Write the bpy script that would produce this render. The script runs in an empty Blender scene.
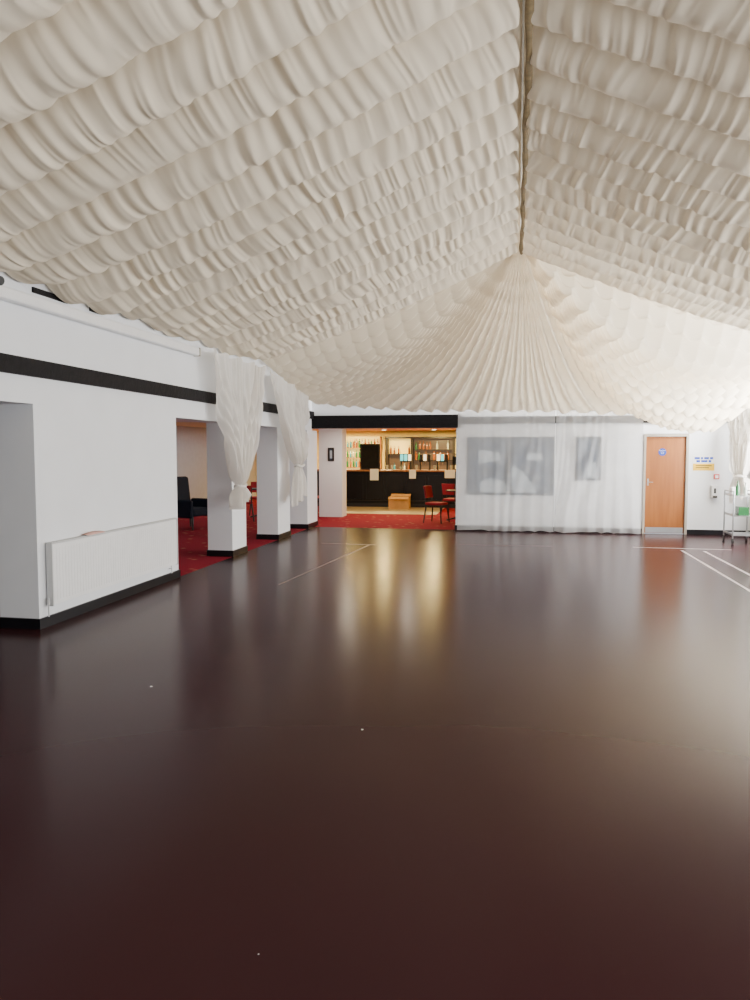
import bpy, bmesh, math, random
import numpy as np
from mathutils import Vector, Matrix
random.seed(4)
rng=np.random.RandomState(7)
C=bpy.context.scene.collection

# ---------------------------------------------------------------- materials
def mat(name,col,rough=0.5,metal=0.0,noise=0.0,nscale=8.0,bump=0.0,bscale=30.0,emit=None,estr=0.0,spec=0.5,sheen=0.0):
    m=bpy.data.materials.new(name); m.use_nodes=True
    nt=m.node_tree; b=nt.nodes['Principled BSDF']
    b.inputs['Base Color'].default_value=(*col,1)
    b.inputs['Roughness'].default_value=rough
    b.inputs['Metallic'].default_value=metal
    b.inputs['Specular IOR Level'].default_value=spec
    if sheen: b.inputs['Sheen Weight'].default_value=sheen
    tc=nt.nodes.new('ShaderNodeTexCoord')
    n=nt.nodes.new('ShaderNodeTexNoise'); n.inputs['Scale'].default_value=nscale; n.inputs['Detail'].default_value=3
    nt.links.new(tc.outputs['Object'],n.inputs['Vector'])
    r=nt.nodes.new('ShaderNodeValToRGB')
    a=max(noise,0.02)
    r.color_ramp.elements[0].position=0.3; r.color_ramp.elements[1].position=0.7
    r.color_ramp.elements[0].color=(*[c*(1-a) for c in col],1)
    r.color_ramp.elements[1].color=(*[min(1,c*(1+a)) for c in col],1)
    nt.links.new(n.outputs['Fac'],r.inputs['Fac']); nt.links.new(r.outputs['Color'],b.inputs['Base Color'])
    if bump:
        n2=nt.nodes.new('ShaderNodeTexNoise'); n2.inputs['Scale'].default_value=bscale; n2.inputs['Detail'].default_value=4
        nt.links.new(tc.outputs['Object'],n2.inputs['Vector'])
        bp=nt.nodes.new('ShaderNodeBump'); bp.inputs['Strength'].default_value=bump; bp.inputs['Distance'].default_value=0.02
        nt.links.new(n2.outputs['Fac'],bp.inputs['Height']); nt.links.new(bp.outputs['Normal'],b.inputs['Normal'])
    if emit:
        b.inputs['Emission Color'].default_value=(*emit,1); b.inputs['Emission Strength'].default_value=estr
    return m

def sheer(name,col,opac,transl=0.4,var=0.08):
    m=bpy.data.materials.new(name); m.use_nodes=True
    nt=m.node_tree; nt.nodes.clear()
    out=nt.nodes.new('ShaderNodeOutputMaterial')
    d=nt.nodes.new('ShaderNodeBsdfDiffuse'); d.inputs['Color'].default_value=(*col,1)
    t=nt.nodes.new('ShaderNodeBsdfTranslucent'); t.inputs['Color'].default_value=(*col,1)
    m1=nt.nodes.new('ShaderNodeMixShader'); m1.inputs['Fac'].default_value=transl
    tr=nt.nodes.new('ShaderNodeBsdfTransparent')
    m2=nt.nodes.new('ShaderNodeMixShader')
    tc=nt.nodes.new('ShaderNodeTexCoord'); n=nt.nodes.new('ShaderNodeTexNoise'); n.inputs['Scale'].default_value=3
    mr=nt.nodes.new('ShaderNodeMapRange'); mr.inputs['To Min'].default_value=opac-var; mr.inputs['To Max'].default_value=min(1,opac+var)
    nt.links.new(tc.outputs['Object'],n.inputs['Vector']); nt.links.new(n.outputs['Fac'],mr.inputs['Value'])
    nt.links.new(mr.outputs['Result'],m2.inputs['Fac'])
    nt.links.new(d.outputs[0],m1.inputs[1]); nt.links.new(t.outputs[0],m1.inputs[2])
    nt.links.new(tr.outputs[0],m2.inputs[1]); nt.links.new(m1.outputs[0],m2.inputs[2])
    nt.links.new(m2.outputs[0],out.inputs['Surface'])
    return m

def cream_mat():
    m=mat('cream_fabric',(0.90,0.80,0.635),0.85,noise=0.02,nscale=5,spec=0.1)
    nt=m.node_tree; b=nt.nodes['Principled BSDF']; out=[n for n in nt.nodes if n.type=='OUTPUT_MATERIAL'][0]
    t=nt.nodes.new('ShaderNodeBsdfTranslucent'); t.inputs['Color'].default_value=(.94,.87,.73,1)
    mx=nt.nodes.new('ShaderNodeMixShader'); mx.inputs['Fac'].default_value=0.20
    nt.links.new(b.outputs[0],mx.inputs[1]); nt.links.new(t.outputs[0],mx.inputs[2]); nt.links.new(mx.outputs[0],out.inputs['Surface'])
    return m

def carpet_mat():
    m=mat('red_carpet',(0.2,0.01,0.015),0.95,noise=0.3,nscale=60,bump=0.4,bscale=200,spec=0.1)
    nt=m.node_tree; b=nt.nodes['Principled BSDF']
    tc=nt.nodes.new('ShaderNodeTexCoord'); v=nt.nodes.new('ShaderNodeTexVoronoi'); v.inputs['Scale'].default_value=4
    nt.links.new(tc.outputs['Object'],v.inputs['Vector'])
    r=nt.nodes.new('ShaderNodeValToRGB'); r.color_ramp.elements[0].color=(0.36,0.14,0.09,1); r.color_ramp.elements[0].position=0.10
    r.color_ramp.elements[1].color=(0.25,0.012,0.028,1); r.color_ramp.elements[1].position=0.24
    nt.links.new(v.outputs['Distance'],r.inputs['Fac']); nt.links.new(r.outputs['Color'],b.inputs['Base Color'])
    return m

def wood_mat(name,c1,c2,scale=3.0,rough=0.4):
    m=mat(name,c1,rough)
    nt=m.node_tree; b=nt.nodes['Principled BSDF']
    tc=nt.nodes.new('ShaderNodeTexCoord'); mp=nt.nodes.new('ShaderNodeMapping'); mp.inputs['Scale'].default_value=(8,8,0.7)
    n=nt.nodes.new('ShaderNodeTexNoise'); n.inputs['Scale'].default_value=scale; n.inputs['Detail'].default_value=7
    nt.links.new(tc.outputs['Object'],mp.inputs['Vector']); nt.links.new(mp.outputs[0],n.inputs['Vector'])
    r=nt.nodes.new('ShaderNodeValToRGB'); r.color_ramp.elements[0].color=(*c1,1); r.color_ramp.elements[1].color=(*c2,1)
    r.color_ramp.elements[0].position=0.35; r.color_ramp.elements[1].position=0.65
    nt.links.new(n.outputs['Fac'],r.inputs['Fac']); nt.links.new(r.outputs['Color'],b.inputs['Base Color'])
    return m

M_wall=mat('white_paint',(0.80,0.815,0.84),0.7,noise=0.02,nscale=2,bump=0.04,bscale=40)
M_black=mat('black_gloss',(0.006,0.006,0.008),0.35,noise=0.2,nscale=6,spec=.3)
M_beam=mat('black_beam',(0.006,0.005,0.006),0.7,noise=0.4,nscale=20,bump=0.4,bscale=25,spec=.2)
M_floor=mat('vinyl_floor',(0.036,0.0125,0.0145),0.22,noise=0.05,nscale=0.5,spec=0.05)
M_carpet=carpet_mat()
M_beige=mat('beige_vinyl',(0.42,0.34,0.20),0.4,noise=0.1)
M_cream=cream_mat()
M_ribbon=mat('tan_ribbon',(0.22,0.16,0.075),0.8,noise=0.2,nscale=20)
M_voile=sheer('white_voile',(0.9,0.87,0.82),0.84,0.35,0.08)
M_sheer=sheer('sheer_white',(0.95,0.96,0.97),0.38,0.3,0.06)
M_rad=mat('radiator_enamel',(0.84,0.84,0.84),0.35)
M_radedge=mat('radiator_edge',(0.55,0.55,0.55),0.4)  # greyer casing tone stands in for the shadow gap round the panel
M_chrome=mat('chrome',(0.7,0.7,0.7),0.2,1.0)
M_steel=mat('brushed_steel',(0.45,0.46,0.47),0.35,1.0)
M_door=wood_mat('orange_beech',(0.30,0.095,0.014),(0.37,0.125,0.022),2.0)
M_frame=mat('door_frame_grey',(0.42,0.38,0.32),0.5)
M_dark=mat('dark_wood',(0.015,0.009,0.006),0.4,noise=0.3)
M_counter=wood_mat('counter_wood',(0.24,0.09,0.025),(0.38,0.17,0.06),3,0.3)
M_red=mat('red_upholstery',(0.30,0.008,0.018),0.8,noise=0.1,bump=0.1,bscale=60)
M_navy=mat('navy_upholstery',(0.006,0.009,0.018),0.7,noise=0.15,bump=0.1,bscale=60,spec=.2)
M_barwall=mat('warm_bar_wall',(0.82,0.66,0.24),0.8,noise=0.05)
M_lwall=mat('lounge_wall',(0.42,0.44,0.49),0.8,noise=0.04)  # grey puts the lounge shade into the wall colour
M_ceil=mat('bar_ceiling',(0.85,0.74,0.42),0.8)
M_lceil=mat('lounge_ceiling',(0.75,0.75,0.76),0.8)
M_card=mat('cardboard',(0.60,0.33,0.11),0.8,noise=0.08)
M_paper=mat('white_paper',(0.85,0.85,0.83),0.7)
M_pink=mat('pinkish_cloth',(0.62,0.37,0.32),0.8,noise=0.12)
M_tape=mat('worn_tape',(0.19,0.135,0.13),0.45,noise=0.6,nscale=15)
M_tape_sheen=mat('sheen_tape',(0.36,0.32,0.31),0.30,noise=0.5,nscale=9)  # brighter copy of the tape, reflected light put into its colour
M_blue=mat('sign_blue',(0.005,0.05,0.40),0.5)
M_yellow=mat('sign_yellow',(0.80,0.48,0.0),0.5)
M_callred=mat('alarm_red',(0.6,0.02,0.02),0.4)
M_photo=mat('blue_grey_print',(0.06,0.10,0.165),0.5,noise=0.3,nscale=3)
M_photo2=mat('pale_print',(0.48,0.55,0.62),0.5,noise=0.2,nscale=5)
M_pframe=mat('grey_frame',(0.03,0.05,0.08),0.5)
M_board=mat('blackboard_slate',(0.008,0.009,0.009),0.6,noise=0.3,spec=.2)
M_lamp=mat('lamp_glow',(1,0.9,0.7),0.5,emit=(1,0.80,0.48),estr=7)
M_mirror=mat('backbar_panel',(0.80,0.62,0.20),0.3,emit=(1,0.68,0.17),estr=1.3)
M_green=mat('green_glass',(0.02,0.13,0.04),0.15,spec=0.8)
M_amber=mat('amber_glass',(0.25,0.07,0.01),0.15,spec=0.8)
M_clear=mat('pale_glass',(0.45,0.5,0.45),0.1,spec=0.8)
M_bluegl=mat('blue_glass',(0.03,0.22,0.35),0.15,spec=0.8)
M_teal=mat('lit_pump_badge',(0.05,0.5,0.5),0.3,emit=(0.15,0.9,0.85),estr=1.5)
M_amberlit=mat('lit_pump_head',(0.9,0.7,0.4),0.3,emit=(1,0.85,0.5),estr=2.2)
M_plast=mat('white_plastic',(0.8,0.8,0.8),0.4)
M_rubber=mat('black_rubber',(0.02,0.02,0.02),0.6)
M_glass=mat('window_frame_white',(0.8,0.8,0.8),0.4)
M_roof=mat('roof_board',(0.5,0.48,0.45),0.9)
M_fridge=mat('fridge_interior',(0.05,0.03,0.02),0.3,emit=(1,0.6,0.3),estr=0.10)

# ---------------------------------------------------------------- mesh helpers
def bbox(bm,a,b):
    x0,y0,z0=a; x1,y1,z1=b
    v=[bm.verts.new(p) for p in [(x0,y0,z0),(x1,y0,z0),(x1,y1,z0),(x0,y1,z0),(x0,y0,z1),(x1,y0,z1),(x1,y1,z1),(x0,y1,z1)]]
    for f in [(0,3,2,1),(4,5,6,7),(0,1,5,4),(1,2,6,5),(2,3,7,6),(3,0,4,7)]:
        bm.faces.new([v[i] for i in f])
    return v
def bcyl(bm,p0,p1,r0,r1=None,seg=12,cap=True):
    if r1 is None: r1=r0
    p0=Vector(p0); p1=Vector(p1); d=(p1-p0).normalized()
    up=Vector((0,0,1)) if abs(d.z)<0.9 else Vector((1,0,0))
    a=d.cross(up).normalized(); b=d.cross(a)
    A=[];B=[]
    for i in range(seg):
        t=2*math.pi*i/seg; o=a*math.cos(t)+b*math.sin(t)
        A.append(bm.verts.new(p0+o*r0)); B.append(bm.verts.new(p1+o*r1))
    for i in range(seg):
        j=(i+1)%seg; bm.faces.new([A[i],B[i],B[j],A[j]])
    if cap:
        bm.faces.new(A); bm.faces.new(B[::-1])
def blathe(bm,prof,seg=14,o=(0,0,0)):
    rings=[]
    for r,z in prof:
        rings.append([bm.verts.new((o[0]+r*math.cos(2*math.pi*i/seg),o[1]+r*math.sin(2*math.pi*i/seg),o[2]+z)) for i in range(seg)])
    for A,B in zip(rings,rings[1:]):
        for i in range(seg):
            j=(i+1)%seg; bm.faces.new([A[i],A[j],B[j],B[i]])
    bm.faces.new(rings[0][::-1]); bm.faces.new(rings[-1])
def meta(o,label=None,category=None,group=None,kind=None):
    if label: o['label']=label
    if category: o['category']=category
    if group: o['group']=group
    if kind: o['kind']=kind
def mk(name,bm,m,parent=None,loc=(0,0,0),bevel=0,smooth=False,rot=0,**kw):
    bmesh.ops.recalc_face_normals(bm,faces=bm.faces)
    me=bpy.data.meshes.new(name); bm.to_mesh(me); bm.free()
    o=bpy.data.objects.new(name,me); C.objects.link(o); me.materials.append(m)
    if smooth:
        for p in me.polygons: p.use_smooth=True
    o.location=loc; o.rotation_euler=(0,0,rot)
    if parent: o.parent=parent
    if bevel:
        md=o.modifiers.new('bevel','BEVEL'); md.width=bevel; md.segments=2; md.limit_method='ANGLE'
    meta(o,**kw); return o
def box(name,a,b,m,parent=None,bevel=0,**kw):
    cx=((a[0]+b[0])/2,(a[1]+b[1])/2,a[2])
    bm=bmesh.new(); bbox(bm,tuple(a[i]-cx[i] for i in range(3)),tuple(b[i]-cx[i] for i in range(3)))
    return mk(name,bm,m,parent,loc=cx,bevel=bevel,**kw)
def boxes(name,lst,m,parent=None,bevel=0,**kw):
    bm=bmesh.new()
    for a,b in lst: bbox(bm,a,b)
    return mk(name,bm,m,parent,bevel=bevel,**kw)
def each(name,lst,m,parent,bevel=0):
    for a,b in lst: boxes(name,[(a,b)],m,parent,bevel)
def empty(name,loc,rot=0,**kw):
    e=bpy.data.objects.new(name,None); e.empty_display_size=0.2; C.objects.link(e); e.location=loc; e.rotation_euler=(0,0,rot); meta(e,**kw); return e
def grid(name,X,Y,Z,m,parent=None,**kw):
    n,k=X.shape
    co=np.stack([X,Y,Z],-1).reshape(-1,3)
    idx=np.arange(n*k).reshape(n,k)
    q=np.stack([idx[:-1,:-1],idx[1:,:-1],idx[1:,1:],idx[:-1,1:]],-1).reshape(-1,4)
    me=bpy.data.meshes.new(name)
    me.vertices.add(len(co)); me.vertices.foreach_set('co',co.astype(np.float32).ravel())
    me.loops.add(len(q)*4); me.loops.foreach_set('vertex_index',q.astype(np.int32).ravel())
    me.polygons.add(len(q)); me.polygons.foreach_set('loop_start',(np.arange(len(q))*4).astype(np.int32))
    me.polygons.foreach_set('use_smooth',np.ones(len(q),dtype=bool))
    me.update(); me.validate()
    me.materials.append(m)
    o=bpy.data.objects.new(name,me); C.objects.link(o)
    if parent: o.parent=parent
    meta(o,**kw); return o

_tab=rng.rand(256,256)*2-1
def vn(x,y):
    xi=np.floor(x).astype(int); yi=np.floor(y).astype(int); fx=x-xi; fy=y-yi
    fx=fx*fx*(3-2*fx); fy=fy*fy*(3-2*fy)
    a=_tab[xi%256,yi%256]; b=_tab[(xi+1)%256,yi%256]; c=_tab[xi%256,(yi+1)%256]; d=_tab[(xi+1)%256,(yi+1)%256]
    return (a*(1-fx)+b*fx)*(1-fy)+(c*(1-fx)+d*fx)*fy

# ---------------------------------------------------------------- room shell
S=dict(kind='structure')
XL=-4.45; XR=4.6; YB=16.0; YF=-3.0; HT=5.5; RZ=5.0; EZ=3.3; YA=12.3; YS=6.32
T=0.42
boxes('floor',[((XL,YF,-0.1),(XR,YB,0)),((-9,YF,-0.1),(XL,YS+.1,0))],M_floor,label='dark maroon vinyl dance floor with soft sheen',**S)
boxes('floor',[((-9,YS+.1,-0.1),(XL,25,0)),((XL,YB,-0.1),(1,25,0))],M_carpet,label='red patterned carpet of the lounge and bar',**S)
box('floor',(-5.3,19.6,0.0),(-2.1,22.0,0.006),M_beige,label='beige vinyl strip in front of the bar',**S)
boxes('wall_left',[((XL-T,YF,0),(XL,3.9,2.13)),((XL-T,YS,0),(XL,9.3,2.13)),((XL-T,YF,2.13),(XL,YB,HT))],M_wall,label='white painted wall with doorway openings',**S)
boxes('baseboard_left',[((XL,YS-.02,0),(XL+0.02,9.32,0.1)),((XL-T,YS-.02,0),(XL,YS,0.1)),((XL,YF,0),(XL+0.02,3.9,0.1)),((XL-T,9.3,0),(XL+.02,9.32,0.1))],M_black,label='black skirting board on the white wall',**S)
for y0,y1 in [(11.25,11.87),(13.57,14.33),(15.6,16.4)]:
    e=empty('pillar',(XL-T/2,(y0+y1)/2,0),label='square white pillar between lounge openings, black skirting',category='pillar',group='pillars along the lounge')
    h=(y1-y0)/2
    top=2.13
    bm=bmesh.new(); bbox(bm,(-T/2,-h,0),(T/2,h,top)); mk('shaft',bm,M_wall,e,bevel=0.006)
    bm=bmesh.new()
    bbox(bm,(-T/2-.015,-h-.015,0),(T/2+.015,-h,.1)); bbox(bm,(-T/2-.015,h,0),(T/2+.015,h+.015,.1)); bbox(bm,(T/2,-h,0),(T/2+.015,h,.1)); bbox(bm,(-T/2-.015,-h,0),(-T/2,h,.1))
    mk('skirting',bm,M_black,e)
box('trim_1',(XL,YF,2.38),(XL+0.05,YB,2.54),M_beam,label='black painted timber beam along the white wall',**S)
boxes('eave_gap_shade',[((XL,5.4,3.16),(XL+0.02,5.9,3.2)),((XL,6.35,3.16),(XL+0.02,6.9,3.21)),((XL,7.3,3.16),(XL+0.02,7.5,3.2))],M_beam,label='dark strips standing in for shaded gaps under the fabric edge',**S)  # black strips put in for the shade under the fabric hem
boxes('wall_back',[((XL-T,YB,2.17),(XR+.2,YB+T,HT)),((-1.29,YB,0),(2.5,YB+T,2.17)),((3.37,YB,0),(XR+.2,YB+T,2.17)),((2.5,YB,2.03),(3.37,YB+T,2.17))],M_wall,label='white painted end wall',**S)
boxes('trim_2',[((XL,YB-.05,2.17),(-1.2,YB,2.45)),((-1.2,YB-.04,2.25),(XR,YB,2.4))],M_beam,label='black beam above the bar opening and wall',**S)
boxes('baseboard_back',[((-1.29,YB-.02,0),(2.5,YB,0.1)),((3.37,YB-.02,0),(XR,YB,0.1)),((-1.31,YB-.02,0),(-1.29,YB+T,0.1))],M_black,label='black skirting board on the end wall',**S)
wins=[(-1.5,1.3),(2.2,5.0),(6.0,8.8),(9.6,12.2),(12.9,15.1)]
lst=[((XR,YF,0),(XR+.2,YB,0.7)),((XR,YF,2.9),(XR+.2,YB,3.45)),((XR,YF,3.45),(XR+.2,12.6,4.6)),((XR,15.4,3.45),(XR+.2,YB,4.6)),((XR,YF,4.6),(XR+.2,YB,HT))]
prev=YF
for a,b in wins:
    lst.append(((XR,prev,0.7),(XR+.2,a,2.9))); prev=b
lst.append(((XR,prev,0.7),(XR+.2,YB,2.9)))
boxes('wall_right',lst,M_wall,label='white wall with tall windows',**S)
for i,(a,b) in enumerate(wins):
    m=(a+b)/2
    boxes('window_%d'%(i+1),[((XR+.05,a,.7),(XR+.12,a+.06,2.9)),((XR+.05,b-.06,.7),(XR+.12,b,2.9)),((XR+.05,a+.06,.7),(XR+.12,b-.06,.76)),((XR+.05,a+.06,2.84),(XR+.12,b-.06,2.9)),((XR+.05,m-.03,.76),(XR+.12,m+.03,2.84))],M_glass,label='white framed window letting in daylight',**S)
box('baseboard_right',(XR-.02,YF,0),(XR,YB,.1),M_black,label='black skirting board',**S)
boxes('wall_front',[((XL-T,YF-.2,0),(XR+.2,YF,.7)),((XL-T,YF-.2,3.0),(XR+.2,YF,HT)),((XL-T,YF-.2,.7),(-3.6,YF,3)),((-.3,YF-.2,.7),(.3,YF,3)),((3.6,YF-.2,.7),(XR+.2,YF,3))],M_wall,label='white wall with openings added for fill light',**S)  # unseen wall; its window openings are added to carry fill light
box('ceiling',(XL-T,YF-.2,HT),(XR+.2,YB+T,HT+.1),M_roof,label='roof boarding above the draped fabric',**S)
boxes('wall_lounge',[((-9.1,3,0),(-9,25,2.35)),((-9,2.9,0),(XL-T,3,2.35))],M_lwall,label='lounge wall with shade in its grey colour',**S)
box('wall_bar',(-9,25,0),(1,25.1,2.35),M_barwall,label='warm yellow wall behind the bar',**S)
box('wall_bar_side',(1,YB+T,0),(1.1,25,2.35),M_barwall,label='warm wall beside the bar',**S)
box('ceiling',(-9,3,2.35),(XL-T,YB+T,2.45),M_lceil,label='low white plaster ceiling of the lounge',**S)
box('ceiling',(-9,YB+T,2.35),(1,25,2.45),M_ceil,label='low warm plaster ceiling of the bar',**S)

# ---------------------------------------------------------------- fabric canopy
P=0.58
def ridged(x,y,e=0.02):
    v=vn(x,y); return 1-np.sqrt(v*v+e)*2.0
def fabric(Sm,y):
    q=(YA-y)/P
    q=q+0.05*vn(Sm*0.5+7,y*0.35)-0.03*np.abs(np.sin(np.pi*(Sm/0.52+.4*vn(Sm*.6,y*.2))))
    k=np.floor(q); g=1-(q-k)
    sh=np.clip(np.sin(np.pi*g**1.15),0,1)
    puff=sh**0.66*(0.245+0.018*vn(Sm*0.9,k*5.3))
    ff=np.clip(np.minimum(g,1-g)/0.10,0.2,1)
    crown=1-0.60*np.exp(-((g-0.68)/0.24)**2)
    Sw=Sm+0.05*np.sin(np.pi*g)*vn(Sm*1.3,k*6.1)*2+0.045*vn(Sm*1.8+k*3.1,g*0.9+k*7)+0.09*(g-.5)*vn(Sm*1.0,k*4.7)
    yy=(YA-y)/P
    f1=ridged(Sw/0.135,yy*0.7,.06)
    f2=ridged(Sw/0.058+7.7,yy*1.4,.03)
    s1=np.cos(2*np.pi*(Sw/0.15+0.7*vn(Sm*1.7,k*1.7)))
    a1=(0.9+0.5*vn(Sm*1.5+9,y*1.8))
    d=puff+ff*crown*(a1*(0.012*s1+0.035*f1)+0.011*f2)
    ysh=0.045*sh*g
    return d,ysh
def slope(name,sgn,W,label):
    ys=np.concatenate([np.arange(YF+.02,2.6,0.06),np.arange(2.6,YA-0.001,0.018),[YA]])
    L=math.hypot(W,RZ-EZ)
    ns=700
    s=np.linspace(0,1,ns)
    Y,SS=np.meshgrid(ys,s,indexing='ij')
    d,ysh=fabric(SS*L+(0 if sgn<0 else 50),Y)
    fade=np.clip(SS/0.025,0,1)*0.9+0.1
    fy=np.clip((YA-Y)/0.08,0,1)
    eave=np.clip((1-SS)/0.06,0,1)*0.55+0.45
    nx=-sgn*(RZ-EZ)/L; nz=-W/L
    d=d-0.04
    X=sgn*SS*W+nx*d*fade*eave
    Z=RZ-(RZ-EZ)*SS-0.10*np.sin(np.pi*SS)+nz*d*fade*eave*(0.3+0.7*fy)
    sag_e=(0.03*np.sin(2*np.pi*Y/1.9)+0.02*np.sin(2*np.pi*Y/0.7+1))*np.clip((SS-.85)/.15,0,1)-0.04*np.clip((SS-.93)/.07,0,1)
    lip=np.exp(-((YA-Y)/0.10)**2)*(0.03+0.05*np.abs(np.sin(np.pi*SS*L/0.42)))*(1 if sgn>0 else .3)*np.clip(SS/.1,0,1)
    X=np.clip(X,-99,-0.008) if sgn<0 else np.clip(X,0.008,99)
    return grid(name,X,Y+ysh*fy,Z+sag_e-lip,M_cream,label=label,category='ceiling drape',group='draped ceiling fabric')
slope('ceiling_drape',-1,4.42,'cream ruched fabric swags sloping from ridge to lounge wall')
slope('ceiling_drape',1,4.56,'cream ruched fabric swags sloping from ridge to window wall')
# fan (hip end)
ctrl=[(0,(-4.41,12.2,3.34)),(0.10,(-4.40,14.0,3.02)),(0.2,(-4.38,15.75,2.76)),(0.32,(-2.3,15.86,2.56)),(0.5,(0.3,15.86,2.53)),(0.66,(2.4,15.86,2.46)),(0.73,(3.2,15.78,2.20)),(0.77,(3.75,15.6,2.12)),(0.83,(4.42,15.0,2.66)),(0.9,(4.5,14.0,3.02)),(1.0,(4.55,12.2,3.34))]
ct=np.array([c[0] for c in ctrl]); cp=np.array([c[1] for c in ctrl])
nt_=1500; nr=380
t=np.linspace(0,1,nt_); r=np.linspace(0,1,nr)
ex=np.interp(t,ct,cp[:,0]); ey=np.interp(t,ct,cp[:,1]); ez=np.interp(t,ct,cp[:,2])
ker=np.hanning(61); ker/=ker.sum()
def sm(a):
    p=np.pad(a,30,mode='edge'); return np.convolve(p,ker,'valid')
ex,ey,ez=sm(ex),sm(ey),sm(ez)
arc=np.concatenate([[0],np.cumsum(np.sqrt(np.diff(ex)**2+np.diff(ey)**2))])
R_,T_=np.meshgrid(r,t,indexing='ij')
EX=np.broadcast_to(ex,R_.shape); EY=np.broadcast_to(ey,R_.shape); EZ_=np.broadcast_to(ez,R_.shape); A_=np.broadcast_to(arc,R_.shape)
Lr=np.sqrt(EX**2+(EY-YA)**2)
side=np.clip((np.abs(T_-0.47)-0.18)/0.3,0,1)
right=np.clip((T_-0.60)/0.12,0,1)
ph=A_/0.36+0.55*vn(A_*0.9,R_*1.3)
rib=0.5-0.5*np.cos(2*np.pi*ph)
f1=ridged(A_/0.12+0.5*vn(A_*2,R_*3),R_*2.0,.03)
f2=ridged(A_/0.05,R_*5,.02)
kk=np.floor(ph).astype(int)
rr=Lr*R_/(0.28)+_tab[kk%256,3]*0.12*(1-side)*(1-right)+0.15*vn(A_*0.8,R_*3)-0.15*rib
k2=np.floor(rr); g=rr-k2
ruch=np.clip(np.sin(np.pi*g**1.3),0,1)**0.8
endf=np.clip(np.minimum(T_,1-T_)/0.06,0,1)
grow=np.minimum(R_*1.7+0.05,1)
d=grow*(0.125*rib+0.024*f1*R_+0.008*f2*R_)+(0.026+0.028*side+0.05*right)*ruch*(0.5+.5*rib)*np.clip(R_*6,0,1)
sagf=(0.06+0.30*endf+0.22*side*endf+0.24*right*endf)*np.sin(np.pi*R_)*(0.4+0.6*Lr/4.5)
lift=0.20*np.clip((T_-0.92)/0.08,0,1)*np.sin(np.pi*R_)**.7
hem=np.clip((1-R_)/0.03,0,1)*0.45+0.55
Zf=RZ+(EZ_-RZ)*R_-sagf+lift
Xf=EX*R_; Yf=YA-.03+(EY-YA)*R_
gx=-EX/np.maximum(Lr,.1); gy=-(EY-YA)/np.maximum(Lr,.1)
Zf=Zf-d*0.8*hem; Xf=Xf+gx*d*0.5; Yf=Yf+gy*d*0.5*endf
grid('ceiling_drape',Xf,Yf,Zf,M_cream,label='cream fabric fan of gathered pleats hanging from ridge end',category='ceiling drape',group='draped ceiling fabric')
# ridge ribbon
yr=np.linspace(YF+.1,YA-.02,260)
ww=np.linspace(-1,1,5)
YY,WW=np.meshgrid(yr,ww,indexing='ij')
wid=0.028+0.005*np.sin(YY*7)
ZZ=RZ-0.225-0.02*np.abs(np.sin(np.pi*(YA-YY)/P))+0.012*WW**2
grid('ridge_ribbon',WW*wid+0.075-.005*YY+0.006*np.sin(YY*3.1),YY,ZZ,M_ribbon,label='dull tan ribbon covering the ridge seam of the fabric',category='ribbon')

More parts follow.
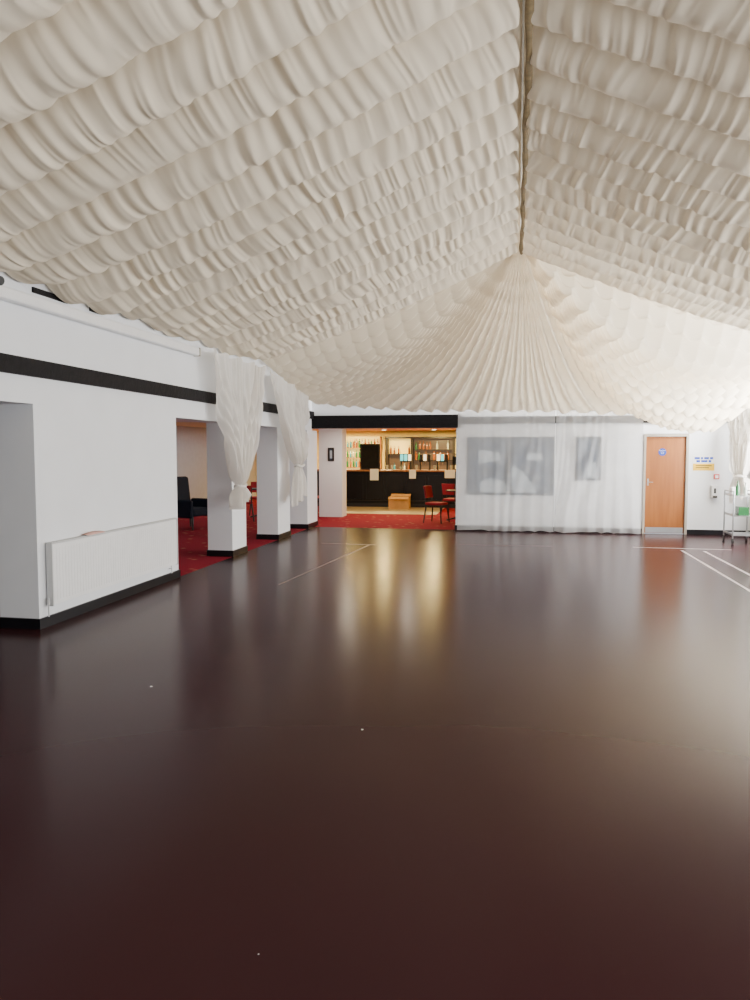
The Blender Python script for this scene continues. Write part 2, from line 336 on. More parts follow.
# ---------------------------------------------------------------- tied curtains
def tied(top0,top1,knot,ztail,halfw,seed,label,wallx,group='tied voile curtains'):
    e=empty('tied_curtain',(knot[0],knot[1],0),label=label,category='curtain',group=group)
    nu,nv=360,170
    u=np.linspace(0,1,nu); v=np.linspace(0,1,nv)
    V,U=np.meshgrid(v,u,indexing='ij')
    t0=np.array(top0);t1=np.array(top1);k=np.array(knot)
    kn=0.84
    a=np.clip(V/kn,0,1); b=np.clip((V-kn)/(1-kn),0,1)
    ease=0.62*a**0.9+0.38*a**2.8
    along=(t1-t0); ah=along.copy(); ah[2]=0; ad=ah/np.linalg.norm(ah)
    top=t0[None,None,:]+along[None,None,:]*U[...,None]
    kp=k[None,None,:]+ad[None,None,:]*((U-.5)*2*halfw)[...,None]
    Pp=top.copy()
    for c in (0,1): Pp[...,c]=top[...,c]*(1-ease)+kp[...,c]*ease
    Pp[...,2]=top[...,2]*(1-a)+k[2]*a
    fl=1+1.3*np.sin(b*np.pi*0.5)
    for c in (0,1): Pp[...,c]=np.where(V>kn,k[c]+(kp[...,c]-k[c])*fl,Pp[...,c])
    Pp[...,2]=np.where(V>kn,k[2]+(ztail-k[2]+0.05*np.sin(U*13+seed)+0.18*(U-.5))*b,Pp[...,2])
    nf=6
    amp=(0.06+0.04*a)*(1-0.6*np.exp(-((V-kn)/.04)**2))*(0.8+0.5*vn(U*5+seed,V*2))
    sv=np.sin(2*np.pi*(U*nf+1.3*vn(U*4+seed,V*1.6)))
    fold=np.sign(sv)*np.abs(sv)**0.7*amp+0.04*vn(U*7+seed,V*4)+0.012*np.sin(2*np.pi*(U*21+1.5*vn(U*9,V*3)))
    nrm=np.array([ad[1],-ad[0],0])
    nrm=nrm if (nrm[0]*(1 if wallx<0 else -1))>0 else -nrm
    Pp=Pp+nrm[None,None,:]*(fold+0.09*a)[...,None]
    Pp[...,2]-=0.05*np.abs(np.sin(np.pi*U*4))*(1-a)
    Pp[...,0]-=knot[0]; Pp[...,1]-=knot[1]
    grid('drape',Pp[...,0],Pp[...,1],Pp[...,2],M_voile,parent=e)
    bm=bmesh.new()
    seg,rs=24,8; rings=[]
    for i in range(seg):
        th=2*math.pi*i/seg; ring=[]
        for j in range(rs):
            ps=2*math.pi*j/rs
            Rr=1+0.18*math.cos(ps)
            px=math.cos(th)*0.08*Rr; py=math.sin(th)*halfw*0.98*Rr
            ring.append(bm.verts.new((nrm[0]*(px+.09)+ad[0]*py, nrm[1]*(px+.09)+ad[1]*py, k[2]+0.026*math.sin(ps)+0.012*math.sin(3*th))))
        rings.append(ring)
    for i in range(seg):
        A=rings[i];B=rings[(i+1)%seg]
        for j in range(rs): bm.faces.new([A[j],A[(j+1)%rs],B[(j+1)%rs],B[j]])
    mk('tie_band',bm,M_voile,e,smooth=True)
    return e
tied((-4.25,10.0,3.14),(-4.25,12.2,3.12),(-4.3,11.0,1.15),0.88,0.15,1,'white voile curtain knotted low beside first pillar',-1)
tied((-4.23,12.6,3.10),(-4.22,15.0,2.80),(-4.24,14.0,1.40),0.75,0.18,5,'white voile curtain tied higher beside second pillar',-1)
tied((4.02,15.70,2.55),(4.40,15.1,2.75),(4.24,15.42,1.20),0.78,0.12,9,'white voile curtain tied in the corner by the window',1)

def sheerpanel(x0,x1,y,seed,nf,label,zt=2.5,swirl=0.0):
    nu,nv=int((x1-x0)*120),80
    u=np.linspace(0,1,nu);v=np.linspace(0,1,nv); V,U=np.meshgrid(v,u,indexing='ij')
    sw=np.exp(-((U-.12)/.16)**2)
    X=x0+(x1-x0)*U+swirl*sw*(V**2)*0.5+0.04*vn(U*5+seed,V*2)*np.sin(np.pi*U)
    am=np.clip(0.28+0.8*vn(U*3+seed*2,V*.8),0.03,1.2)+ (1.8*sw if swirl else 0)
    f=np.sin(2*np.pi*(U*nf+1.6*vn(U*3+seed,V*1.2)))*(0.016+0.016*V)*am+0.003*np.sin(2*np.pi*U*nf*2.7+seed)*am
    Z=zt*(1-V)+0.012+0.03*np.abs(vn(U*8+seed,V*0))*V
    X=np.clip(X,x0-.01,x1+.01)
    grid('sheer_curtain',X,y+f-0.04*V,Z,M_sheer,label=label,category='curtain',group='sheer curtains on the end wall')
sheerpanel(-1.24,0.74,15.80,2,6,'sheer white floor-length curtain veiling two framed prints')
sheerpanel(0.76,2.45,15.77,8,6,'sheer white floor-length curtain veiling a single framed print',swirl=-0.5)

# ---------------------------------------------------------------- framed prints
def picture(name,x0,x1,z0,z1,y,label,inner,fm=M_board,group=None):
    e=empty(name,((x0+x1)/2,y,z0),label=label,category='picture',group=group)
    w=(x1-x0)/2;h=z1-z0;b=0.045
    bm=bmesh.new(); bbox(bm,(-w,-.03,0),(-w+b,0,h)); bbox(bm,(w-b,-.03,0),(w,0,h)); bbox(bm,(-w+b,-.03,0),(w-b,0,b)); bbox(bm,(-w+b,-.03,h-b),(w-b,0,h))
    mk('frame',bm,fm,e)
    bm=bmesh.new(); bbox(bm,(-w+b,-.012,b),(w-b,0,h-b)); mk('print',bm,M_photo,e)
    for q in inner:
        bm=bmesh.new()
        vs=[bm.verts.new((-w+b+px*(2*w-2*b),-.014,b+pz*(h-2*b))) for px,pz in q]; bm.faces.new(vs)
        mk('print_highlight',bm,M_photo2,e)
    return e
picture('framed_print',-1.05,-.2,.76,1.97,YB,'large blue-grey framed print with pale angled shapes',[[(.25,.55),(.85,.60),(.80,.76),(.25,.80)],[(.3,.0),(1,.0),(1,.20),(.6,.28),(.3,.20)]],fm=M_pframe,group='framed prints')
picture('framed_print',-.16,.73,.76,1.97,YB,'large blue-grey framed print with pale wedge shape',[[(.0,.0),(.62,.0),(.55,.12),(.25,.42),(.0,.5)],[(.35,.62),(.8,.60),(.75,.74),(.4,.74)]],fm=M_pframe,group='framed prints')
picture('framed_print',1.17,1.68,1.08,1.97,YB,'narrow blue-grey framed print behind sheer curtain',[[(.45,.0),(.9,.0),(.85,.4),(.5,.35)]],fm=M_pframe,group='framed prints')

# ---------------------------------------------------------------- door
e=empty('door_1',(2.935,YB,0),label='orange beech fire door with steel kick plate',**S)
boxes('door_frame',[((-.43,-.03,0),(-.385,.1,2.02)),((.385,-.03,0),(.43,.1,2.02)),((-.385,-.03,1.975),(.385,.1,2.02))],M_frame,e)
boxes('door_leaf',[((-.38,.02,.01),(.38,.065,1.97))],M_door,e,bevel=.003)
boxes('kick_plate',[((-.36,.012,.02),(.36,.02,.13))],M_steel,e)
bm=bmesh.new(); bbox(bm,(-.345,.014,.98),(-.315,.02,1.12)); bcyl(bm,(-.33,.015,1.05),(-.33,-.03,1.05),.008); bcyl(bm,(-.33,-.028,1.05),(-.24,-.028,1.05),.007)
mk('handle',bm,M_steel,e)
bm=bmesh.new(); bcyl(bm,(0,.02,0),(0,.014,0),.075,seg=32)
o=mk('fire_door_sign',bm,M_blue,None,loc=(2.87,YB,1.66),label='round blue sign with white lettering on the wooden door',category='sign')
def text(s,size,m,parent,loc):
    cu=bpy.data.curves.new('lettering','FONT'); cu.body=s; cu.size=size; cu.align_x='CENTER'; cu.extrude=0.0008; cu.space_line=0.9
    tmp=bpy.data.objects.new('tmp',cu); C.objects.link(tmp); bpy.context.view_layer.update()
    me=bpy.data.meshes.new_from_object(tmp); bpy.data.objects.remove(tmp)
    ob=bpy.data.objects.new('lettering',me); C.objects.link(ob); me.materials.clear(); me.materials.append(m)
    ob.rotation_euler=(math.pi/2,0,0); ob.location=loc; ob.parent=parent; return ob
text('Fire door\nkeep\nshut',.034,M_paper,o,(0,.0125,.022))
e=empty('wall_sign',(3.655,YB,1.28),label='small white and yellow notice beside the door',category='sign')
boxes('panel',[((-.2,-.008,0),(.2,0,.32))],M_paper,e)
boxes('yellow_panel',[((-.2,-.011,.01),(.2,-.008,.15))],M_yellow,e)
bl_=[]
for z0,ws in ((.235,(.10,.04,.09,.06)),(.175,(.07,.12,.05))):
    tot=sum(ws)+.02*(len(ws)-1); x=-tot/2
    for w_ in ws:
        bl_.append(((x,-.011,z0),(x+w_,-.008,z0+.045))); x+=w_+.02
boxes('blue_lettering',bl_,M_blue,e)
boxes('small_print',[((-.15,-.013,.10),(.15,-.011,.115)),((-.15,-.013,.06),(.1,-.011,.075))],M_board,e)
e=empty('fire_alarm_call_point',(3.9,YB,1.12),label='red square break-glass alarm point on white wall',category='fire alarm')
boxes('housing',[((-.05,-.045,0),(.05,0,.1))],M_callred,e,bevel=.006)
boxes('glass_panel',[((-.03,-.048,.02),(.03,-.045,.08))],M_paper,e)
e=empty('soap_dispenser',(3.86,YB,.74),label='white wall dispenser with dark window',category='dispenser')
bm=bmesh.new(); bbox(bm,(-.06,-.1,0),(.06,0,.26)); mk('body',bm,M_plast,e,bevel=.02)
boxes('level_window',[((-.02,-.104,.1),(.02,-.1,.2))],M_rubber,e)
boxes('lever',[((-.04,-.125,.01),(.04,-.1,.05))],M_rubber,e)

# ---------------------------------------------------------------- radiator
RL=1.34
e=empty('radiator',(XL,7.78,0),label='long white panel radiator mounted on white wall',category='radiator')
bm=bmesh.new(); bbox(bm,(.055,-RL,.21),(.07,RL,.795))
n_=54
for i in range(n_):
    y=-RL+.018+i*.0493
    bbox(bm,(.07,y,.25),(.0725,y+.028,.755))
mk('front_panel',bm,M_rad,e,bevel=.001)
boxes('rear_panel',[((.02,-RL,.21),(.03,RL,.795))],M_rad,e)
bm=bmesh.new()
bbox(bm,(.016,-RL-.012,.20),(.078,-RL,.815)); bbox(bm,(.016,RL,.20),(.078,RL+.012,.815))
bbox(bm,(.016,-RL,.80),(.026,RL,.815)); bbox(bm,(.068,-RL,.80),(.078,RL,.815))
for i in range(60):
    y=-RL+i*.0452
    bbox(bm,(.026,y,.802),(.068,y+.006,.812))
mk('casing',bm,M_radedge,e)
each('wall_bracket',[((0,-1.0,.3),(.02,-.96,.75)),((0,.96,.3),(.02,1.0,.75)),((0,-.02,.3),(.02,.02,.75))],M_rad,e)
bm=bmesh.new(); bcyl(bm,(.04,-RL-.03,.1),(.04,-RL-.03,.26),.007); bcyl(bm,(.04,-RL-.03,.24),(.04,-RL,.24),.008); bcyl(bm,(.04,-RL-.03,.22),(.04,-RL-.03,.28),.014)
mk('inlet_valve',bm,M_radedge,e)
bm=bmesh.new(); bcyl(bm,(.04,RL-.1,.1),(.04,RL-.1,.21),.008); bcyl(bm,(.04,RL-.1,.16),(.0,RL-.1,.16),.008)
mk('outlet_valve',bm,M_plast,e)
bm=bmesh.new()
nn=16
vs=[[bm.verts.new(((i/(nn-1)-.5)*.075,(j/(nn-1)-.5)*.34,.002+.030*(abs(math.sin(i*1.3+j*1.1))*.5+.5)*max(0,1-abs(j/(nn-1)-.5)*1.9)**.3*math.sin(math.pi*min(1,max(0,i/(nn-1))))**.3)) for j in range(nn)] for i in range(nn)]
for i in range(nn-1):
    for j in range(nn-1): bm.faces.new([vs[i][j],vs[i+1][j],vs[i+1][j+1],vs[i][j+1]])
mk('crumpled_cloth',bm,M_pink,None,loc=(XL+.048,7.2,.814),smooth=True,label='small pale pink folded cloth lying on radiator',category='cloth')

e=empty('roller_screen',(XL,5.95,3.0),label='long pale boxed roller housing mounted high on white wall',category='roller screen')
boxes('housing',[((.012,-3.9,.0),(.11,3.9,.11))],M_rad,e,bevel=.02)
for ya,yb in ((3.9,3.93),(-3.93,-3.9)):
    boxes('end_cap',[((.008,ya,-.004),(.115,yb,.115))],M_frame,e,bevel=.01)
each('bracket',[((0,-3.85,.02),(.02,-3.8,.1)),((0,3.8,.02),(.02,3.85,.1)),((0,0,.02),(.02,.05,.1))],M_frame,e)
e=empty('wall_spotlight',(XL,5.74,3.17),label='small black spotlight fixed under the eave',category='spotlight')
bm=bmesh.new(); bcyl(bm,(.05,0,-.02),(.16,-.03,-.05),.03,.04,seg=16); mk('lamp_head',bm,M_rubber,e)
boxes('bracket',[((0.02,-.02,-.03),(.06,.02,.03))],M_rubber,e)

# ---------------------------------------------------------------- floor marks
def tape(x0,y0,x1,y1,w,label,m=None):
    bm=bmesh.new(); d=Vector((x1-x0,y1-y0,0)); L=d.length; d.normalize()
    n_=max(4,int(L/.25)); A=[];B=[]
    for i in range(n_+1):
        px=-L/2+L*i/n_; j=random.uniform(.8,1.1)
        A.append(bm.verts.new((px,w/2*j,.0015)));B.append(bm.verts.new((px,-w/2*j,.0015)))
    for i in range(n_): bm.faces.new([A[i],B[i],B[i+1],A[i+1]])
    mk('floor_tape',bm,m or M_tape,None,loc=((x0+x1)/2,(y0+y1)/2,0),rot=math.atan2(d.y,d.x),label=label,category='tape',group='tape lines on the dance floor')
tape(2.75,13.4,2.78,9.0,.05,'long pale tape line with painted-in sheen on maroon floor',M_tape_sheen)
tape(3.1,13.35,3.14,9.6,.05,'long pale tape line with painted-in sheen on maroon floor',M_tape_sheen)
tape(2.0,13.68,3.6,13.62,.05,'short pale tape line with painted-in sheen on maroon floor',M_tape_sheen)
tape(-2.6,13.1,-2.95,9.0,.035,'thin worn tape line on maroon floor')
tape(-3.5,13.2,-2.5,13.15,.06,'short worn tape line on maroon floor')
tape(-1.0,13.45,.6,13.55,.03,'thin faint tape line on maroon floor')
for (x,y,r_,s_) in [(-2.57,4.9,.5,.9),(-.91,4.37,.9,.7),(-.84,2.31,.2,.25)]:
    bm=bmesh.new(); a=[bm.verts.new(tuple(c*s_ for c in p)) for p in [(-.012,-.006,.001),(.008,-.01,.004),(.014,.004,.002),(-.003,.011,.006)]]; bm.faces.new(a)
    mk('paper_scrap',bm,M_paper,None,loc=(x,y,0),rot=r_,label='tiny white paper scrap on maroon floor',category='litter',group='paper scraps')

# ---------------------------------------------------------------- trolley
TX,TY=4.03,14.75
e=empty('utility_trolley',(TX,TY,0),label='metal three-shelf utility trolley on castors',category='trolley')
bm=bmesh.new()
for sx in (-.2,.2):
    for sy in (-.3,.3): bcyl(bm,(sx,sy,.1),(sx,sy,.95),.012,seg=10)
for sx in (-.2,.2): bcyl(bm,(sx,-.3,.95),(sx,.3,.95),.012,seg=10)
mk('frame',bm,M_steel,e)
for z in (.15,.5,.86):
    boxes('shelf',[((-.2,-.3,z),(.2,.3,z+.012)),((-.2,-.3,z+.012),(-.19,.3,z+.04)),((.19,-.3,z+.012),(.2,.3,z+.04))],M_steel,e)
for sx in (-.2,.2):
    for sy in (-.3,.3):
        bm=bmesh.new(); bcyl(bm,(sx-.012,sy,.045),(sx+.012,sy,.045),.045,seg=16); bcyl(bm,(sx,sy,.045),(sx,sy,.1),.008,seg=8); mk('castor',bm,M_rubber,e)
def bottle_mesh(name,m,s=1.0):
    bm=bmesh.new(); blathe(bm,[(.036*s,0),(.038*s,.01*s),(.038*s,.17*s),(.03*s,.20*s),(.014*s,.235*s),(.013*s,.29*s),(.016*s,.292*s),(.016*s,.305*s)],12)
    bmesh.ops.recalc_face_normals(bm,faces=bm.faces)
    me=bpy.data.meshes.new(name); bm.to_mesh(me); bm.free(); me.materials.append(m)
    for p in me.polygons: p.use_smooth=True
    return me
bms=[bottle_mesh('bottle_a',M_green),bottle_mesh('bottle_b',M_amber),bottle_mesh('bottle_c',M_clear),bottle_mesh('bottle_d',M_bluegl)]
def bottle(i,loc,label,group,s=1.0):
    o=bpy.data.objects.new('bottle',bms[i]); C.objects.link(o); o.location=loc; o.scale=(s,s,s); meta(o,label=label,category='bottle',group=group); return o
bl=['green glass bottle','amber spirit bottle','clear glass bottle','blue glass bottle']
bottle(0,(TX-.1,TY-.15,.872),'green bottle standing on metal trolley','bottles on the trolley',.9)
bottle(2,(TX+.02,TY-.2,.872),'clear bottle standing on metal trolley','bottles on the trolley',.8)
bm=bmesh.new(); bbox(bm,(-.06,-.08,0),(.06,.08,.14)); mk('storage_box',bm,M_plast,None,loc=(TX-.08,TY+.15,.872),bevel=.01,label='small white plastic box on metal trolley',category='box')
bm=bmesh.new(); bbox(bm,(-.09,-.12,0),(.09,.12,.16)); mk('storage_box',bm,M_green,None,loc=(TX,TY-.1,.512),bevel=.01,label='dark green box on middle trolley shelf',category='box')

# ---------------------------------------------------------------- bar
e=empty('bar_counter',(-3.3,22.35,0),label='long black panelled bar counter with wooden top',category='bar counter')
boxes('counter_body',[((-3.2,-.25,.02),(3.2,.3,1.06))],M_black,e)
bm=bmesh.new()
for i in range(10):
    x=-3.1+i*.63
    bbox(bm,(x,-.262,.2),(x+.04,-.25,.95)); bbox(bm,(x+.53,-.262,.2),(x+.57,-.25,.95)); bbox(bm,(x+.04,-.262,.2),(x+.53,-.25,.24)); bbox(bm,(x+.04,-.262,.91),(x+.53,-.25,.95))
mk('panel_moulding',bm,M_black,e)
boxes('countertop',[((-3.25,-.38,1.06),(3.25,.36,1.11))],M_counter,e,bevel=.012)
boxes('plinth',[((-3.2,-.27,0),(3.2,-.25,.1))],M_rubber,e)
bm=bmesh.new(); bcyl(bm,(-3.1,-.4,.2),(3.1,-.4,.2),.015,seg=10)
for i in range(6): bcyl(bm,(-3+i*1.2,-.4,.2),(-3+i*1.2,-.25,.2),.012,seg=8)
mk('foot_rail',bm,M_dark,e)
def notice(x,w,h,zt):
    bm=bmesh.new(); bbox(bm,(-w/2,-.004,0),(w/2,0,h)); mk('paper_notice',bm,M_paper,None,loc=(x,21.965,zt-h),rot=0,label='white paper sheet hanging on the bar front',category='notice',group='paper sheets on the bar front')
notice(-4.2,.26,.34,1.14); notice(-3.05,.2,.26,1.12); notice(-1.95,.3,.24,1.12)
def tap(x,ms):
    e=empty('beer_tap',(x,22.3,1.11),label='beer font with lit badges and spouts on the counter',category='beer tap',group='beer taps')
    bm=bmesh.new(); bcyl(bm,(-.14,0,0),(-.14,0,.26),.025); bcyl(bm,(.14,0,0),(.14,0,.26),.025); bcyl(bm,(-.17,0,.27),(.17,0,.27),.035,seg=14); mk('font_body',bm,M_rubber,e)
    for sx,m in zip((-.12,0,.12),ms):
        bm=bmesh.new(); bbox(bm,(sx-.045,-.05,.27),(sx+.045,-.02,.46)); mk('tap_badge',bm,m,e,bevel=.01)
        bm=bmesh.new(); bcyl(bm,(sx,.06,.25),(sx,.11,.16),.009,seg=8); mk('spout',bm,M_chrome,e)
tap(-3.3,(M_teal,M_teal,M_amberlit)); tap(-2.72,(M_rubber,M_amberlit,M_rubber)); tap(-2.2,(M_amberlit,M_teal,M_rubber))
e=empty('till',(-1.75,22.5,1.11),label='dark touch screen till on the bar counter',category='till')
boxes('stand',[((-.1,-.06,0),(.1,.06,.03)),((-.02,-.02,.03),(.02,.02,.16))],M_rubber,e)
boxes('screen',[((-.17,-.02,.14),(.17,.02,.40))],M_board,e,bevel=.005)
gm=bmesh.new(); blathe(gm,[(.028,0),(.03,.004),(.038,.14),(.036,.14),(.028,.01)],12)
bmesh.ops.recalc_face_normals(gm,faces=gm.faces); gme=bpy.data.meshes.new('glass'); gm.to_mesh(gme); gm.free(); gme.materials.append(M_clear)
for x in (-3.9,-3.75,-3.0,-2.45,-2.35,-1.95):
    o=bpy.data.objects.new('pint_glass',gme); C.objects.link(o); o.location=(x,22.45,1.11); meta(o,label='empty pint glass on the bar counter',category='glass',group='glasses on the bar')
e=empty('back_bar_unit',(-2.75,24.8,0),label='wooden back bar with dark shelving under yellow light',category='shelf unit')
boxes('cabinet_base',[((-1.6,-.35,0),(1.6,.18,.95))],M_dark,e)
boxes('worktop',[((-1.62,-.37,.95),(1.62,.18,.99))],M_counter,e)
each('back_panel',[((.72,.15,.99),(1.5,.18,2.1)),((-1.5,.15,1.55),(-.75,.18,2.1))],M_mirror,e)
each('dark_hatch',[((-.67,.12,1.0),(.64,.18,2.08)),((-1.5,.12,.99),(-.75,.18,1.55))],M_fridge,e)
each('side_post',[((-1.6,-.12,.99),(-1.5,.18,2.08)),((-.75,-.12,.99),(-.67,.15,2.08)),((.64,-.12,.99),(.72,.15,2.08)),((1.5,-.12,.99),(1.6,.18,2.08))],M_dark,e)
boxes('top_fascia',[((-1.6,-.16,2.08),(1.6,.18,2.14))],M_dark,e)
for z in (1.35,1.7):
    boxes('shelf',[((-.67,-.08,z),(.64,.12,z+.025))],M_dark,e)
boxes('shelf',[((.72,-.08,1.55),(1.5,.15,1.575))],M_dark,e)
boxes('shelf',[((-1.5,-.08,1.55),(-.75,.15,1.575))],M_dark,e)
G='bottles on the back bar'
for z,a,b,pp in ((1.375,-.6,.6,.6),(1.725,-.6,.6,.45),(1.575,.78,1.45,.6),(1.575,-1.45,-.8,.7),(.99,-1.45,-.8,.6)):
    x=a+.02
    while x<b:
        if random.random()<pp:
            i=random.choice([0,1,1,1,2,3]); s=random.uniform(.8,1.0)
            bottle(i,(-2.75+x,24.80+random.uniform(-.02,.04),z),bl[i]+' on the lit back bar',G,s)
        x+=random.uniform(.1,.14)
e=empty('bottle_shelf',(-5.3,24.85,0),label='lit wall shelves stacked with spirit bottles',category='shelf unit')
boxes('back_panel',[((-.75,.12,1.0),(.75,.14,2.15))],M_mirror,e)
for z in (1.1,1.42,1.76): boxes('shelf',[((-.75,-.12,z),(.75,.12,z+.025))],M_counter,e)
each('side_post',[((-.8,-.12,1.0),(-.75,.14,2.15)),((.75,-.12,1.0),(.8,.14,2.15))],M_counter,e)
for z in (1.125,1.445,1.785):
    x=-.68
    while x<.7:
        i=random.choice([0,0,1,1,2,3]); bottle(i,(-5.3+x,24.83,z),bl[i]+' on the wall shelf','bottles on the wall shelf',random.uniform(.85,1.05)); x+=random.uniform(.09,.11)
e=empty('blackboard',(-4.42,22.45,1.11),label='black menu board standing on the counter',category='blackboard')
boxes('board',[((-.27,-.015,.04),(.27,.015,.74))],M_board,e)
boxes('board_frame',[((-.31,-.025,0),(-.27,.025,.78)),((.27,-.025,0),(.31,.025,.78)),((-.27,-.025,0),(.27,.025,.04)),((-.27,-.025,.74),(.27,.025,.78))],M_dark,e)
e=empty('pillar',(-4.62,18.75,0),label='white pillar in the bar carrying a small picture',category='pillar')
boxes('shaft',[((-.35,-.25,0),(.25,.25,2.35))],M_wall,e)
picture('framed_print',-4.73,-4.57,1.42,1.76,18.5,'small framed picture hung on white pillar',[[(.1,.1),(.9,.1),(.9,.9),(.1,.9)]],fm=M_dark)
e=empty('cardboard_box',(-3.33,21.3,.006),label='open brown cardboard box on beige floor by bar',category='box')
boxes('box_body',[((-.29,-.2,0),(.29,-.195,.36)),((-.29,.195,0),(.29,.2,.36)),((-.29,-.195,0),(-.285,.195,.36)),((.285,-.195,0),(.29,.195,.36)),((-.285,-.195,0),(.285,.195,.005))],M_card,e)
for vs in ([(-.29,-.2,.36),(.29,-.2,.36),(.29,-.3,.30),(-.29,-.3,.30)],[(-.29,.2,.36),(.29,.2,.36),(.29,.3,.42),(-.29,.3,.42)]):
    bm=bmesh.new(); bm.faces.new([bm.verts.new(p) for p in vs]); mk('flap',bm,M_card,e)

DL=[(-4.0,17.5),(-4.2,20.3),(-4.2,23.6),(-2.6,18),(-2.5,20.3),(-2.6,23.6),(-5.6,23.8),(-.8,20.3),(-1.2,23.6)]
for x,y in DL:
    e=empty('ceiling_downlight',(x,y,2.35),label='round warm downlight in the bar ceiling',category='ceiling light',group='bar downlights')
    bm=bmesh.new(); blathe(bm,[(.09,-.012),(.1,-.006),(.1,0)],20); mk('trim_ring',bm,M_plast,e)
    bm=bmesh.new(); blathe(bm,[(.065,-.02),(.07,-.0125)],16); mk('lamp',bm,M_lamp,e)
    warm=(1,.74,.28) if y>19 else (1,.86,.68)
    l=bpy.data.lights.new('bar_lamp','AREA'); l.shape='DISK'; l.size=.35; l.energy=140 if y>23 else 28; l.color=warm
    lo=bpy.data.objects.new('bar_lamp',l); lo.location=(x,y,2.3); C.objects.link(lo)

# ---------------------------------------------------------------- chairs & tables
def chair(loc,rot,label,cm):
    e=empty('chair',loc,rot,label=label,category='chair',group='upholstered chairs')
    bm=bmesh.new(); bbox(bm,(-.20,-.21,.42),(.20,.21,.48)); mk('seat',bm,cm,e,bevel=.025)
    bm=bmesh.new()
    n=8
    F=[];K=[]
    for i in range(n+1):
        x=-.18+.36*i/n; c=.03*(1-(x/.18)**2)
        for z,yy in ((.58,.2),(.86,.25)):
            F.append(bm.verts.new((x,yy+c-.03,z))); K.append(bm.verts.new((x,yy+c+.02,z)))
    for i in range(n):
        p=i*2
        bm.faces.new([F[p],F[p+2],F[p+3],F[p+1]]); bm.faces.new([K[p],K[p+1],K[p+3],K[p+2]])
        bm.faces.new([F[p+1],F[p+3],K[p+3],K[p+1]]); bm.faces.new([F[p],K[p],K[p+2],F[p+2]])
    bm.faces.new([F[0],F[1],K[1],K[0]]); bm.faces.new([F[-2],K[-2],K[-1],F[-1]])
    mk('backrest',bm,cm,e,bevel=.008)
    for sx in (-.17,.17):
        bm=bmesh.new(); bcyl(bm,(sx,.2,.44),(sx,.25,.8),.014,seg=8); mk('back_support',bm,M_dark,e)
    for sx in (-1,1):
        for sy in (-1,1):
            bm=bmesh.new(); bcyl(bm,(sx*.22,sy*.23,0),(sx*.17,sy*.18,.43),.015,.02,seg=8); mk('leg',bm,M_dark,e)
    return e
def table(loc,label,r=.35):
    e=empty('pedestal_table',loc,label=label,category='table',group='round pub tables')
    bm=bmesh.new(); bcyl(bm,(0,0,.71),(0,0,.74),r,seg=32); mk('tabletop',bm,M_dark,e,bevel=.006)
    bm=bmesh.new(); blathe(bm,[(.05,.03),(.03,.1),(.03,.66),(.07,.71)],14); mk('pedestal',bm,M_dark,e)
    bm=bmesh.new()
    for i in range(4):
        a=i*math.pi/2+.4; bcyl(bm,(0,0,.08),(.27*math.cos(a),.27*math.sin(a),.02),.022,.018,seg=8)
    mk('base',bm,M_dark,e)
chair((-1.86,17.5,0),math.radians(70),'red upholstered chair with dark legs beside table',M_red)
chair((-1.62,19.0,0),math.radians(160),'red upholstered chair tucked behind pub table',M_red)
table((-1.42,18.1,0),'small round dark pub table by bar entrance',.28)
chair((-6.45,17.1,0),math.radians(200),'red upholstered chair in the lounge',M_red)
chair((-6.7,18.75,0),math.radians(20),'red upholstered chair in the lounge by table',M_red)
table((-6.35,18.0,0),'small round dark pub table in the lounge')
chair((-5.4,19.3,0),math.radians(90),'red upholstered chair near the white pillar',M_red)
table((-6.2,15.6,0),'small round dark pub table beside navy armchair',.3)
e=empty('armchair',(-6.95,15.2,0),math.radians(75),label='dark navy high-backed armchair on red carpet',category='armchair')
bm=bmesh.new(); bbox(bm,(-.28,-.3,.28),(.28,.26,.46)); mk('seat',bm,M_navy,e,bevel=.05)
bm=bmesh.new(); v=bbox(bm,(-.3,.2,.3),(.3,.34,1.12))
for q in v[4:]: q.co.y+=.1
mk('backrest',bm,M_navy,e,bevel=.05)
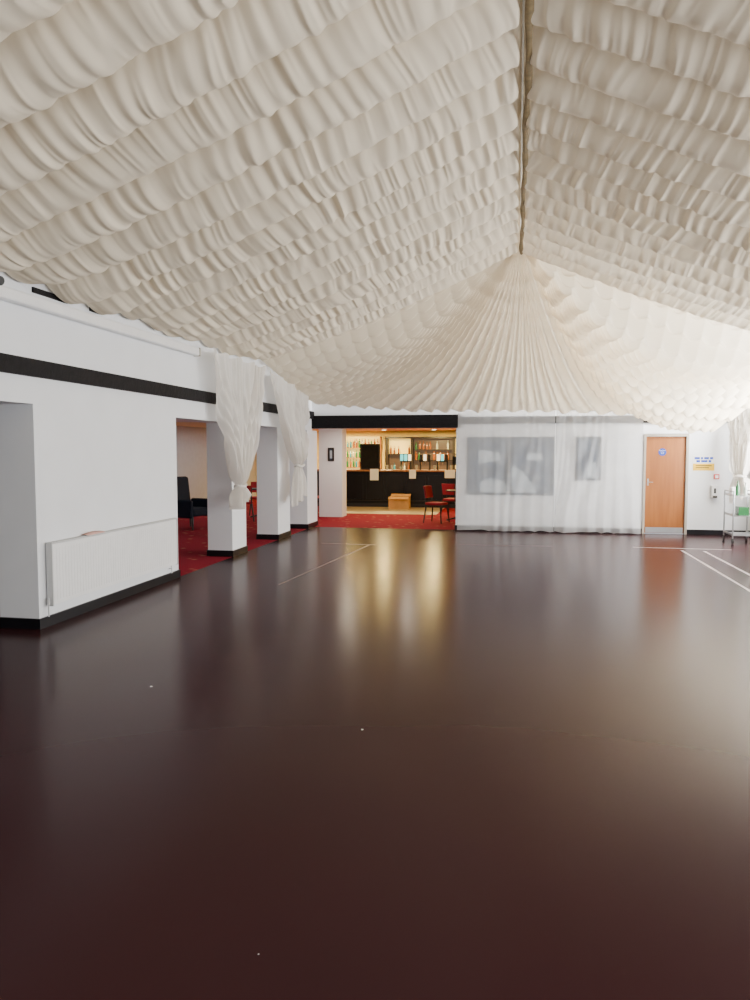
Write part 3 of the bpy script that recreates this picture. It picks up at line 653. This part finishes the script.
for sx in (-1,1):
    bm=bmesh.new(); bbox(bm,(min(sx*.28,sx*.36),-.3,.25),(max(sx*.28,sx*.36),.26,.64)); mk('armrest',bm,M_navy,e,bevel=.04)
for sx in (-.28,.28):
    for sy in (-.26,.26):
        bm=bmesh.new(); bcyl(bm,(sx,sy,0),(sx,sy,.28),.018,.026,seg=10); mk('leg',bm,M_dark,e)

# ---------------------------------------------------------------- lights
def area(name,loc,rot,sx,sy,en,col=(1,1,1)):
    l=bpy.data.lights.new(name,'AREA'); l.shape='RECTANGLE'; l.size=sx; l.size_y=sy; l.energy=en; l.color=col
    o=bpy.data.objects.new(name,l); o.location=loc; o.rotation_euler=rot; C.objects.link(o)
for i,(a,b) in enumerate(wins):
    en=[195,205,170,185,400][i]
    area('window_and_fill_light',(XR+.16,(a+b)/2,1.8),(0,math.radians(90),0),2.1,b-a-.1,en,(1,.995,.985))
area('high_window_daylight',(XR+.16,14.0,4.05),(0,math.radians(90),0),1.0,2.6,1100,(1,.99,.97))
for x in (-1.95,1.95):
    area('window_and_fill_light',(x,YF-.15,1.85),(math.radians(90),0,0),3.2,2.2,60,(1,.99,.98))  # front pair: fill lamps added behind the camera in made-up windows
area('lounge_fill',(-6.8,7,2.3),(0,0,0),2,3,12,(.93,.96,1))  # added cool fill lamps under the lounge ceiling
area('lounge_fill',(-7,13,2.3),(0,0,0),2,5,17,(.93,.96,1))
area('lounge_fill',(-7.6,19,2.3),(0,0,0),1.5,4,26,(.88,.94,1))
w=bpy.data.worlds.new('sky'); bpy.context.scene.world=w; w.use_nodes=True
nt=w.node_tree; bg=nt.nodes['Background']; bg.inputs['Strength'].default_value=1.0; bg.inputs['Color'].default_value=(.85,.92,1,1)

# ---------------------------------------------------------------- camera
cam=bpy.data.cameras.new('camera'); cam.sensor_width=36; cam.lens=27; cam.clip_start=.05
co=bpy.data.objects.new('camera',cam); C.objects.link(co); co.location=(0,0,1.7)
co.rotation_euler=(math.radians(90-3.81),0,math.radians(10.77))
bpy.context.scene.camera=co
